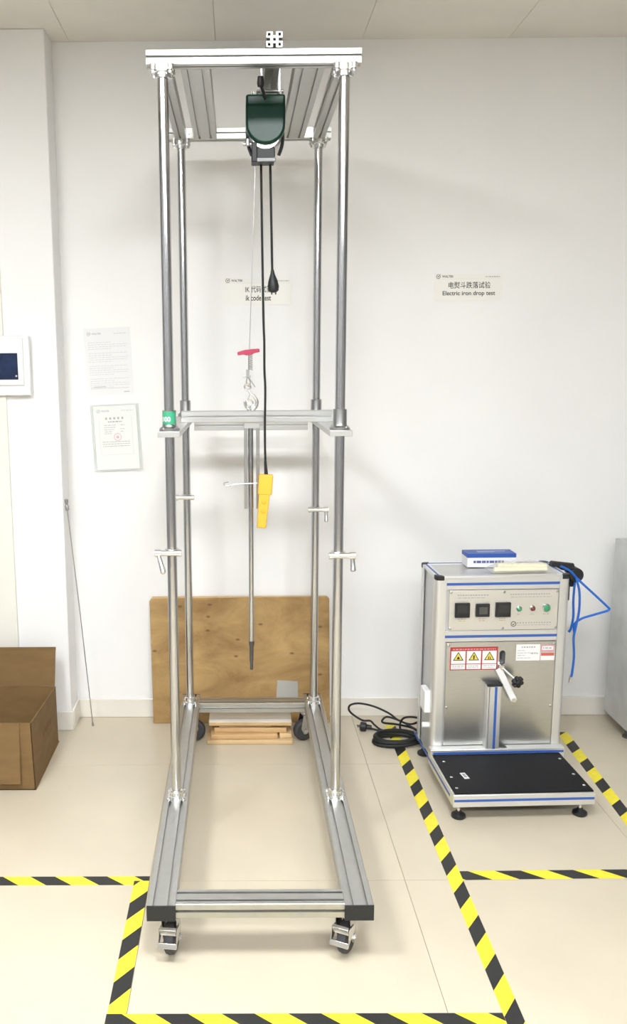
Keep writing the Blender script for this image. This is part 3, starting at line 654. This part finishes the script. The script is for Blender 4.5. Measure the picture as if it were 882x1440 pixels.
bars('print_lines', rows, M_grey, p2, YP); rows = []
for z in (0.056, 0.038, 0.027): rows += words(0.022, 0.022+rg.uniform(0.01, 0.035), z, 0.0022, rg)
bars('print_lines', rows, M_grey, p2, YP); rows = []
for z in (-0.020, -0.030, -0.040): rows += words(-0.064, 0.06, z, 0.0025, rg)
bars('print_lines', rows, M_grey, p2, YP)
bars('rule_line', [(-0.075, 0.075, -0.078, 0.001), (-0.075, -0.074, -0.078, 0.17), (0.074, 0.075, -0.078, 0.17)], M_pale, p2, YP-0.0025)
mb = MB(); n = 20
for r1, r2 in ((0.017, 0.015), (0.006, 0.002)):
    vs = []
    for k in range(n):
        a = 2*math.pi*k/n; vs += [(0.006+r1*math.cos(a), YP-0.0003, 0.002+r1*math.sin(a)), (0.006+r2*math.cos(a), YP-0.0003, 0.002+r2*math.sin(a))]
    mb.add(vs, [(2*k, 2*((k+1) % n), 2*((k+1) % n)+1, 2*k+1) for k in range(n)])
mb.build('red_stamp', M_redink, p2, smooth=False)
def sign(label, cx, zc, zh, en, zhx, enx):
    t = thing('wall_sign', label, 'sign', (cx, YW-0.0015, zc))
    MB().box((-0.150, -0.0015, -0.058), (0.150, 0.0012, 0.058)).build('card', M_sign, t)
    y = -0.0019
    logo(-0.134, 0.047, 0.0095, y, M_ink, t, -0.067, 0.010)
    bars('corner_code', words(0.075, 0.138, 0.043, 0.004, rg, 0.003, 0.009), M_grey, t, y); bars('rule_line', [(-0.145, 0.142, 0.036, 0.0006)], M_pale, t, y)
    lettering(zh, *zhx, -0.005, 0.024, y, M_ink, t, bold=0.006); lettering(en, *enx, -0.040, -0.016, y, M_ink, t, bold=0.014)
    return t
sign('cream wall sign reading Electric iron drop test above the drop tester', 1.0228, 2.0035, '电熨斗跌落试验', 'Electric iron drop test', (-0.088, 0.098), (-0.113, 0.120))
sign('cream wall sign reading ik code test behind the lifting frame cables', 0.089, 1.9925, 'IK 代码试验', 'ik code test', (-0.056, 0.060), (-0.054, 0.058))
# ------------------------------------------------------------------ drop tester
MO = (0.777, 2.923, 0); MR = 0.035
ma = thing('drop_tester', 'grey iron drop tester cabinet with blue trim and black platform on feet', 'test machine', MO, MR)
def mbx(name, lo, hi, m, par=ma, bev=0.0015): return MB().box(lo, hi).build(name, m, par, bevel=bev)
CW0, CW1, CY0, CY1, CT = 0.010, 0.545, 0.363, 0.613, 0.842
# platform
def xprof(name, lo, hi, ax, m, par, slot='x', stripe=None):
    o = MB().box(lo, hi).build(name, m, par, bevel=0.003)
    return o
PT = 0.113
f = xprof('platform_frame', (0, 0, 0.062), (0.528, 0.040, PT-0.002), 0, M_alub, ma)
mbx('blue_insert', (0.004, -0.0012, 0.084), (0.524, 0.002, 0.093), M_blue, f, 0.0005)
for x0 in (0, 0.488):
    s = xprof('platform_frame', (x0, 0.040, 0.062), (x0+0.040, 0.322, PT-0.002), 0, M_alub, ma)
    if x0 == 0: mbx('blue_insert', (-0.0012, 0.045, 0.084), (0.002, 0.60, 0.093), M_blue, s, 0.0005)
r = xprof('platform_frame', (0, 0.3225, 0.062), (0.545, 0.3625, 0.136), 0, M_alub, ma)
mbx('blue_insert', (0.010, 0.3213, 0.117), (0.540, 0.325, 0.126), M_blue, r, 0.0005)
pl = mbx('black_plate', (0.006, 0.004, PT-0.002), (0.522, 0.321, PT+0.004), M_plate, ma, 0.002)
for x, y in ((0.035, 0.257), (0.028, 0.127), (0.024, 0.041), (0.500, 0.262), (0.500, 0.131), (0.502, 0.043)):
    MB().lathe([(0.006, 0), (0.006, 0.0015), (0.003, 0.003)], (x, y, PT+0.004), (0, 0, 1), 14).build('screw', M_bright, pl)
lb = MB().box((-0.010, -0.024, 0), (0.010, 0.024, 0.0006)).build('white_tag', M_paper, pl); lb.location = (0.082, 0.137, PT+0.0042); lb.rotation_euler = (0, 0, 0.12)
bars('tag_print', [(-0.006, 0.006, -0.012+0.006*k, 0.003) for k in range(5)], M_ink, lb, 0).data.transform(Matrix.Translation((0, 0, 0.0009)) @ Matrix.Rotation(math.radians(-90), 4, 'X'))
for x, y in ((0.035, 0.045), (0.493, 0.045), (0.035, 0.57), (0.5, 0.57)):
    fo = MB().lathe([(0.024, 0), (0.027, 0.004), (0.026, 0.012), (0.012, 0.020), (0.010, 0.026)], (x, y, 0.0005), (0, 0, 1), 24).build('foot', M_black, ma)
    MB().cyl((x, y, 0.024), (x, y, 0.063), 0.006).build('foot_bolt', M_bright, fo)
# cabinet
body = mbx('cabinet_body', (CW0+0.012, CY0+0.010, 0.062), (CW1-0.012, CY1-0.006, CT-0.012), M_side, ma)
def rpost(x, y, sx, sy, name='corner_post'):   # rounded corner extrusion
    w = 0.042; P = [(0, w), (0, 0.018)]+[(0.018-0.018*math.cos(a), 0.018-0.018*math.sin(a)) for a in [math.pi/2*k/6 for k in range(1, 6)]]+[(0.018, 0), (w, 0), (w, 0.006), (0.006+0.006, 0.012), (0.006, w)]
    return MB().prism([(a, b) for a, b in P], (x, y, 0.062), (sx, 0, 0), (0, sy, 0), (0, 0, 1), CT-0.062-0.012).build(name, M_alub, ma)
for x, sx in ((CW0, 1), (CW1, -1)):
    for y, sy in ((CY0, 1), (CY1, -1)): rpost(x, y, sx, sy)
def hrail(z0, z1, blue):
    o = mbx('front_rail', (CW0+0.042, CY0+0.001, z0), (CW1-0.042, CY0+0.012, z1), M_alub)
    if blue: mbx('blue_insert', (CW0+0.042, CY0-0.001, blue-0.005), (CW1-0.042, CY0+0.003, blue+0.005), M_blue, o, 0.0005)
hrail(0.788, 0.838, 0.811); hrail(0.574, 0.620, 0.596)
tp = mbx('top_panel', (CW0+0.03, CY0+0.03, CT-0.010), (CW1-0.03, CY1-0.03, CT-0.002), M_panel)
for lo, hi, bl in (((CW0+0.02, CY0, CT-0.012), (CW1-0.02, CY0+0.03, CT), None), ((CW0+0.02, CY1-0.03, CT-0.012), (CW1-0.02, CY1, CT), 1), ((CW0, CY0+0.03, CT-0.012), (CW0+0.03, CY1-0.03, CT), 2), ((CW1-0.03, CY0+0.03, CT-0.012), (CW1, CY1-0.03, CT), 3)):
    o = mbx('top_rail', lo, hi, M_alub)
    c = [(a+b)/2 for a, b in zip(lo, hi)]
    if bl in (2, 3): mbx('blue_insert', (c[0]-0.004, lo[1], CT-0.002), (c[0]+0.004, hi[1], CT+0.0008), M_blue, o, 0.0003)
    if bl == 1: mbx('blue_insert', (lo[0], c[1]-0.004, CT-0.002), (hi[0], c[1]+0.004, CT+0.0008), M_blue, o, 0.0003)
for x, sx in ((CW0, 1), (CW1, -1)):
    for y, sy in ((CY0, 1), (CY1, -1)):
        P = [(0, 0.034), (0, 0.016), (0.005, 0.005), (0.016, 0), (0.034, 0), (0.030, 0.016), (0.016, 0.030)]
        MB().prism(P, (x-sx*0.0012, y-sy*0.0012, CT-0.016), (sx, 0, 0), (0, sy, 0), (0, 0, 1), 0.0185).build('corner_cap', M_black, ma, bevel=0.002)
yP = CY0-0.003
cp = mbx('control_panel', (0.064, yP, 0.622), (0.500, CY0+0.011, 0.786), M_ctrl, ma, 0.001)
for x0, x1, z0, z1 in ((0.086, 0.145, 0.677, 0.736), (0.169, 0.224, 0.679, 0.732), (0.248, 0.308, 0.677, 0.736)):
    t = mbx('digital_timer', (x0, yP-0.010, z0), (x1, yP, z1), M_black, cp, 0.002)
    mbx('display', (x0+0.007, yP-0.0112, z0+(0.016 if x0 < 0.1 or x0 > 0.2 else 0.007)), (x1-0.007, yP-0.0101, z1-0.007), mat('smoked_window', (0.03, 0.03, 0.032), 0.08), t, 0.0003)
    if 0.16 < x0 < 0.2: mbx('inner_frame', (x0+0.012, yP-0.0125, z0+0.012), (x1-0.010, yP-0.0113, z1-0.012), M_dark, t, 0.0003)
for x, z, m, r in ((0.343, 0.709, M_gled, 0.011), (0.397, 0.710, M_rled, 0.011), (0.452, 0.711, M_gled, 0.0165)):
    t = MB().lathe([(r, 0), (r, 0.004), (r*0.75, 0.006)], (x, yP, z), (0, -1, 0), 22).build('indicator', M_steel if r < 0.015 else M_chrome, cp)
    MB().lathe([(r*0.75, 0.006), (r*0.72, 0.011), (r*0.4, 0.014)], (x, yP, z), (0, -1, 0), 20).build('lens', m, t)
for x in (0.070, 0.282, 0.494):
    for z in (0.630, 0.778): MB().lathe([(0.005, 0), (0.005, 0.001), (0.003, 0.0025)], (x, yP, z), (0, -1, 0), 12).build('screw', M_steel, cp)
rows = words(0.096, 0.220, 0.764, 0.005, rg, 0.006, 0.009)+words(0.096, 0.205, 0.754, 0.003, rg)+words(0.305, 0.470, 0.765, 0.005, rg, 0.006, 0.009)+words(0.308, 0.472, 0.755, 0.003, rg)
rows += words(0.102, 0.132, 0.668, 0.003, rg)+words(0.182, 0.212, 0.668, 0.003, rg)+words(0.264, 0.294, 0.668, 0.003, rg)+words(0.336, 0.352, 0.684, 0.003, rg)+words(0.390, 0.405, 0.684, 0.003, rg)+words(0.440, 0.464, 0.684, 0.003, rg)
rows += words(0.338, 0.474, 0.648, 0.005, rg, 0.005, 0.007, 0.005)+words(0.338, 0.474, 0.640, 0.002, rg)
bars('panel_print', rows, M_grey, cp, yP-0.0005)
bars('panel_print', words(0.102, 0.130, 0.660, 0.003, rg)+words(0.184, 0.210, 0.660, 0.003, rg)+words(0.266, 0.290, 0.660, 0.003, rg), mat('olive_ink', (0.55, 0.45, 0.15), 0.7), cp, yP-0.0005)
mb = MB(); n = 20; vs = []
for k in range(n):
    a = 2*math.pi*k/n; vs += [(0.324+0.011*math.cos(a), yP-0.0006, 0.646+0.011*math.sin(a)), (0.324+0.0085*math.cos(a), yP-0.0006, 0.646+0.0085*math.sin(a))]
mb.add(vs, [(2*k, 2*((k+1) % n), 2*((k+1) % n)+1, 2*k+1) for k in range(n)]); mb.add([(0.318, yP-0.0006, 0.647), (0.322, yP-0.0006, 0.640), (0.333, yP-0.0006, 0.653), (0.323, yP-0.0006, 0.645)], [(0, 1, 2, 3)])
mb.build('logo', M_ink, cp, smooth=False)
lp = mbx('lower_panel', (0.060, CY0-0.002, 0.138), (0.500, CY0+0.011, 0.572), M_panel, ma, 0.001)
for x in (0.068, 0.492):
    for z in (0.30, 0.560): MB().lathe([(0.005, 0), (0.005, 0.001), (0.003, 0.0025)], (x, CY0-0.002, z), (0, -1, 0), 12).build('screw', M_steel, lp)
y = CY0-0.0028
wl = MB().box((0.075, y, 0.457), (0.267, CY0-0.002, 0.553)).build('warning_label', M_wred, lp)
for k in range(3):
    x0 = 0.079+k*0.0628; x1 = x0+0.0575
    bars('white_field', [(x0, x1, 0.484, 0.053), (x0, x1, 0.461, 0.020)], M_paper, wl, y-0.0004)
    c = (x0+x1)/2
    tri = lambda s, yy: MB().add([(c-s, yy, 0.511-s*0.62), (c+s, yy, 0.511-s*0.62), (c, yy, 0.511+s*1.05)], [(0, 1, 2)])
    tri(0.0215, y-0.0007).build('triangle_border', M_ink, wl, smooth=False); tri(0.0165, y-0.0010).build('triangle', M_wyel, wl, smooth=False)
    sy = MB()
    if k == 1: sy.add([(c-0.002, y-0.0013, 0.502), (c+0.002, y-0.0013, 0.502), (c+0.003, y-0.0013, 0.519), (c-0.003, y-0.0013, 0.519)], [(0, 1, 2, 3)])
    elif k == 0: sy.add([(c-0.006, y-0.0013, 0.503), (c+0.004, y-0.0013, 0.503), (c+0.006, y-0.0013, 0.507), (c, y-0.0013, 0.516), (c-0.004, y-0.0013, 0.510)], [(0, 1, 2, 3, 4)])
    else: sy.add([(c-0.006, y-0.0013, 0.502), (c-0.002, y-0.0013, 0.502), (c-0.001, y-0.0013, 0.518), (c-0.005, y-0.0013, 0.51)], [(0, 1, 2, 3)]); sy.add([(c+0.001, y-0.0013, 0.502), (c+0.006, y-0.0013, 0.502), (c+0.003, y-0.0013, 0.515)], [(0, 1, 2)])
    sy.build('warning_symbol', M_ink, wl, smooth=False)
    bars('label_print', words(x0+0.006, x1-0.006, 0.473, 0.003, rg)+words(x0+0.006, x1-0.008, 0.466, 0.002, rg), M_grey, wl, y-0.0007)
bars('label_heading', words(0.085, 0.258, 0.542, 0.004, rg), M_redink, wl, y-0.0004)
sl = MB().box((0.341, y, 0.493), (0.437, CY0-0.002, 0.560)).build('spec_plate', M_white, lp)
bars('label_print', words(0.362, 0.418, 0.546, 0.006, rg, 0.005, 0.008)+words(0.346, 0.38, 0.534, 0.002, rg)+words(0.346, 0.425, 0.524, 0.002, rg)+words(0.346, 0.375, 0.514, 0.002, rg)+words(0.40, 0.43, 0.520, 0.004, rg)+words(0.346, 0.40, 0.503, 0.002, rg), M_grey, sl, y-0.0004)
s2 = MB().box((0.441, y, 0.530), (0.494, CY0-0.002, 0.557)).build('spec_plate', M_redink, lp); bars('white_field', [(0.445, 0.490, 0.536, 0.016)], M_paper, s2, y-0.0004); bars('label_print', words(0.448, 0.487, 0.541, 0.006, rg), M_grey, s2, y-0.0007)
s3 = MB().box((0.441, y, 0.493), (0.496, CY0-0.002, 0.525)).build('spec_plate', M_white, lp); bars('red_field', [(0.442, 0.495, 0.512, 0.012)], mat('tag_red', (0.62, 0.12, 0.10), 0.6), s3, y-0.0004)
# lever slot and release lever
P = [(0.0115*math.cos(a), (0.018 if math.sin(a) >= 0 else -0.018)+0.0115*math.sin(a)) for a in [2*math.pi*k/24 for k in range(24)]]
for o_ in (lp, body): carve(o_, MB().prism(P, (0.286, CY0-0.02, 0.507), (1, 0, 0), (0, 0, 1), (0, 1, 0), 0.20))
lv = MB().cyl((0.278, CY0-0.003, 0.474), (0.278, CY0-0.030, 0.474), 0.009); lv.cyl((0.280, CY0-0.024, 0.472), (0.330, CY0-0.060, 0.428), 0.0055)
lvo = lv.build('release_lever', M_bright, ma)
kb = MB().lathe([(0.009, -0.014), (0.013, -0.010), (0.013, 0.010), (0.009, 0.014)], (0.330, CY0-0.062, 0.426), (0.25, -0.9, -0.2), 18)
axk = V(0.25, -0.9, -0.2).normalized(); u = axk.orthogonal().normalized(); w = axk.cross(u)
for k in range(6):
    a = 2*math.pi*k/6; c = V(0.330, CY0-0.062, 0.426)+(u*math.cos(a)+w*math.sin(a))*0.016
    kb.lathe([(0.005, -0.011), (0.009, -0.007), (0.009, 0.007), (0.005, 0.011)], c, axk, 12)
kb.build('star_knob', M_black, lvo)
lk = MB(); LM = Matrix.Translation((0.300, CY0-0.022, 0.395)) @ Matrix.Rotation(math.radians(27), 4, 'Y')
lk.cbox((0, 0, 0), (0.026, 0.010, 0.150), 0, Matrix.Translation((0.300, CY0-0.022, 0.400)) @ Matrix.Rotation(math.radians(-27), 4, 'Y'))
lko = lk.build('link_bar', M_white, ma, bevel=0.002); MB().lathe([(0.009, 0), (0.009, 0.006)], (0.331, CY0-0.028, 0.338), (0, -1, 0), 14).build('link_bolt', M_bright, lko)
# column
co = mbx('guide_column', (0.220, 0.3235, 0.136), (0.276, 0.3605, 0.400), M_alub, ma, 0.003)
mbx('blue_insert', (0.249, 0.3222, 0.137), (0.259, 0.326, 0.398), M_blue, co, 0.0003); carve(co, MB().box((0.226, 0.315, 0.130), (0.2295, 0.335, 0.42)))
MB().prism([(0.217, 0.320), (0.279, 0.320), (0.276, 0.3605), (0.222, 0.3605)], (0, 0, 0.400), (1, 0, 0), (0, 1, 0), (0, 0, 1), 0.012).build('column_cap', M_black, co, bevel=0.002)
MB().prism([(0.277, 0.1365), (0.312, 0.1365), (0.277, 0.165)], (0, 0.330, 0), (1, 0, 0), (0, 0, 1), (0, 1, 0), 0.026).build('corner_gusset', M_steel, ma, bevel=0.001)
# left side fittings
so = mbx('socket_box', (CW0-0.022, 0.40, 0.262), (CW0+0.003, 0.475, 0.355), M_white, ma, 0.003)
MB().cyl((CW0+0.005, 0.415, 0.205), (CW0-0.026, 0.415, 0.205), 0.011).build('cable_gland', M_white, ma)
# right side hose and fittings
MB().cyl((CW1-0.02, 0.52, CT+0.006), (CW1+0.075, 0.52, CT-0.006), 0.017).build('air_regulator', M_black, ma, bevel=0.002)
f2 = MB().cyl((CW1+0.085, 0.50, 0.805), (CW1+0.085, 0.56, 0.805), 0.030); f2.cyl((CW1+0.06, 0.53, 0.83), (CW1+0.09, 0.53, 0.80), 0.02); f2.box((CW1+0.05, 0.52, 0.752), (CW1+0.083, 0.55, 0.80))
f2.build('air_valve', M_black, ma, bevel=0.003)
MB().box((CW1-0.001, 0.50, 0.70), (CW1+0.06, 0.56, 0.76)).build('valve_bracket', M_dark, ma, bevel=0.002)
hs = [(0.560, 0.50, 0.845), (0.60, 0.50, 0.825), (0.64, 0.50, 0.785), (0.71, 0.50, 0.722), (0.765, 0.50, 0.672), (0.775, 0.50, 0.660), (0.762, 0.50, 0.651), (0.71, 0.50, 0.636), (0.66, 0.50, 0.620), (0.632, 0.50, 0.596), (0.634, 0.50, 0.560)]
MB().tube(spline(hs, 6), 0.0048, 10).build('air_hose', M_hose, ma)
hs = [(0.622, 0.49, 0.800), (0.640, 0.49, 0.740), (0.644, 0.49, 0.66), (0.634, 0.49, 0.585), (0.628, 0.49, 0.54), (0.634, 0.49, 0.46), (0.630, 0.49, 0.385), (0.626, 0.49, 0.37)]
h2 = MB().tube(spline(hs, 6), 0.0048, 10).build('air_hose', M_hose, ma); MB().cyl((0.626, 0.49, 0.372), (0.621, 0.49, 0.345), 0.006, 0.004).build('hose_tip', M_bright, h2)
hs = [(0.628, 0.51, 0.790), (0.626, 0.51, 0.70), (0.630, 0.51, 0.63), (0.624, 0.51, 0.58), (0.615, 0.51, 0.56)]
MB().tube(spline(hs, 6), 0.0048, 10).build('air_hose', M_hose, ma)
# things on top of the tester
def on_top(name, label, cat, x, y, rz=0, z=CT+0.0012, group=None):
    p = Matrix.Translation(MO) @ Matrix.Rotation(MR, 4, 'Z') @ V(x, y, z)
    return thing(name, label, cat, p, MR+rz, group)
ct = on_top('carton', 'small white and blue carton standing on the drop tester', 'box', 0.2765, 0.550, -0.02)
cw, cd, ch = 0.100, 0.042, 0.056
MB().box((-cw, -cd, 0), (cw, cd, ch)).build('carton_body', M_paper, ct, bevel=0.0015)
MB().box((-cw-0.0006, -cd-0.0006, ch-0.016), (cw+0.0006, cd+0.0006, ch+0.0008)).build('blue_lid', mat('carton_blue', (0.03, 0.10, 0.42), 0.4), ct, bevel=0.001)
bars('carton_print', words(-0.075, 0.05, 0.018, 0.010, rg, 0.008, 0.02), mat('carton_ink', (0.10, 0.12, 0.32), 0.6), ct, -cd-0.0009)
o = bars('lid_print', [(-0.05, 0.07, 0.005, 0.006), (-0.05, 0.02, -0.01, 0.006)], M_paper, ct, 0); o.data.transform(Matrix.Translation((0, 0, ch+0.0012)) @ Matrix.Rotation(math.radians(-90), 4, 'X'))
def bar_thing(label, x, y, rz, L, w, h, z=CT+0.003):
    t = on_top('cream_stick', label, 'stick', x, y, rz, z, None)
    P = [(w*math.cos(a), h+h*math.sin(a)) for a in [2*math.pi*k/16 for k in range(16)]]
    MB().prism(P, (-L/2, 0, 0), (0, 1, 0), (0, 0, 1), (1, 0, 0), L).build('stick_body', M_cream, t, bevel=0.003); return t
bar_thing('front cream coloured stick inside the clear bag on the drop tester', 0.365, 0.425, 0.03, 0.215, 0.014, 0.009)
bar_thing('cream coloured stick nearer the carton inside the clear bag', 0.385, 0.465, -0.05, 0.20, 0.016, 0.012)
bg = on_top('plastic_bag', 'crumpled clear plastic bag holding two cream sticks on the drop tester', 'bag', 0.395, 0.452, 0, CT+0.0015)
nx, ny = 22, 14; vs = []; fs = []; r5 = random.Random(5)
for s in (0, 1):
    for j in range(ny+1):
        for i in range(nx+1):
            u_, v_ = i/nx, j/ny; ed = min(1, 6*min(u_, 1-u_, v_, 1-v_))
            z = 0.001 if s == 0 else 0.0015+ed*(0.030+r5.uniform(-0.004, 0.004))*(1 if 0.1 < v_ < 0.85 else 0.8)
            vs.append((-0.150+0.266*u_+r5.uniform(-0.002, 0.002)*(ed < 1), -0.054+0.104*v_, z))
N = (nx+1)*(ny+1)
for j in range(ny):
    for i in range(nx):
        a = j*(nx+1)+i; fs.append((a, a+nx+1, a+nx+2, a+1)); fs.append((N+a, N+a+1, N+a+nx+2, N+a+nx+1))
for i in range(nx): fs.append((i, i+1, N+i+1, N+i)); a = ny*(nx+1)+i; fs.append((a, N+a, N+a+1, a+1))
for j in range(ny): a = j*(nx+1); b = a+nx; fs.append((a, N+a, N+a+nx+1, a+nx+1)); fs.append((b, b+nx+1, N+b+nx+1, N+b))
MB().add(vs, fs).build('film', M_bag, bg)
# ------------------------------------------------------------------ floor cables
pc = thing('power_cable', 'black power cable with plug coiled on the floor beside the drop tester', 'cable', (0.68, 3.62, 0))
def cab(name, pts, r, k=8): return rel(MB().tube(spline(pts, k), r, 8).build(name, M_rubber, pc), pc)
coil = []
for k in range(0, 96):
    a = 2*math.pi*k/24; q = k/95; rr = 1.0-0.09*q
    coil.append((0.700+0.108*rr*math.cos(a), 3.605+0.058*rr*math.sin(a), 0.010+0.028*q+0.006*math.sin(a*1.3)))
rel(MB().tube(coil, 0.0085, 8).build('cable_coil', M_rubber, pc), pc)
cab('cable_loop', [(0.800, 3.60, 0.03), (0.74, 3.66, 0.03), (0.655, 3.72, 0.012), (0.620, 3.74, 0.028), (0.600, 3.75, 0.045), (0.565, 3.76, 0.044), (0.520, 3.77, 0.070), (0.502, 3.77, 0.095), (0.512, 3.77, 0.116), (0.555, 3.77, 0.122), (0.62, 3.76, 0.110), (0.685, 3.74, 0.085), (0.725, 3.72, 0.060), (0.78, 3.70, 0.05), (0.82, 3.66, 0.09)], 0.0048)
cab('cable_loop', [(0.80, 3.65, 0.04), (0.74, 3.70, 0.060), (0.68, 3.74, 0.068), (0.655, 3.74, 0.055), (0.66, 3.74, 0.040), (0.72, 3.72, 0.040), (0.79, 3.68, 0.035), (0.815, 3.60, 0.018)], 0.0048)
cab('cable_loop', [(0.815, 3.60, 0.10), (0.795, 3.66, 0.098), (0.745, 3.69, 0.085), (0.728, 3.70, 0.050), (0.735, 3.69, 0.014), (0.76, 3.64, 0.012), (0.80, 3.58, 0.012)], 0.0048)
cab('cable_lead', [(0.60, 3.725, 0.018), (0.64, 3.715, 0.012), (0.70, 3.68, 0.010), (0.78, 3.62, 0.02)], 0.0050)
pg = MB().lathe([(0.010, 0.052), (0.012, 0.03), (0.020, 0.026), (0.022, 0.004), (0.019, 0)], (0.553, 3.742, 0.0225), (0.96, -0.25, 0), 18)
for k in (-1, 1): pg.cyl((0.553, 3.742+k*0.008, 0.0225), (0.538, 3.746+k*0.008, 0.0225), 0.0025, n=8)
rel(pg.build('plug', M_black, pc, bevel=0.0015), pc)
# ------------------------------------------------------------------ steel cabinet at the right
sc = thing('steel_cabinet', 'plain galvanised steel cabinet standing by the back wall beyond the drop tester', 'cabinet', (2.05, 3.4, 0))
def sbx(name, lo, hi, m, par=sc, bev=0.002): return rel(MB().box(lo, hi).build(name, m, par, bevel=bev), sc)
sbx('cabinet_shell', (1.702, 2.95, 0.064), (2.40, 3.815, 0.887), M_galv, bev=0.004)
dp = sbx('front_door', (1.715, 2.932, 0.09), (2.387, 2.9495, 0.87), M_galv); sbx('door_handle', (1.76, 2.905, 0.45), (1.78, 2.9315, 0.60), M_bright, dp)
for x in (1.745, 2.36):
    for y in (3.0, 3.66): 
        l = rel(MB().lathe([(0.02, 0), (0.02, 0.008), (0.011, 0.014), (0.011, 0.0635)], (x, y, 0.0005), (0, 0, 1), 16).build('cabinet_leg', M_dark, sc), sc)
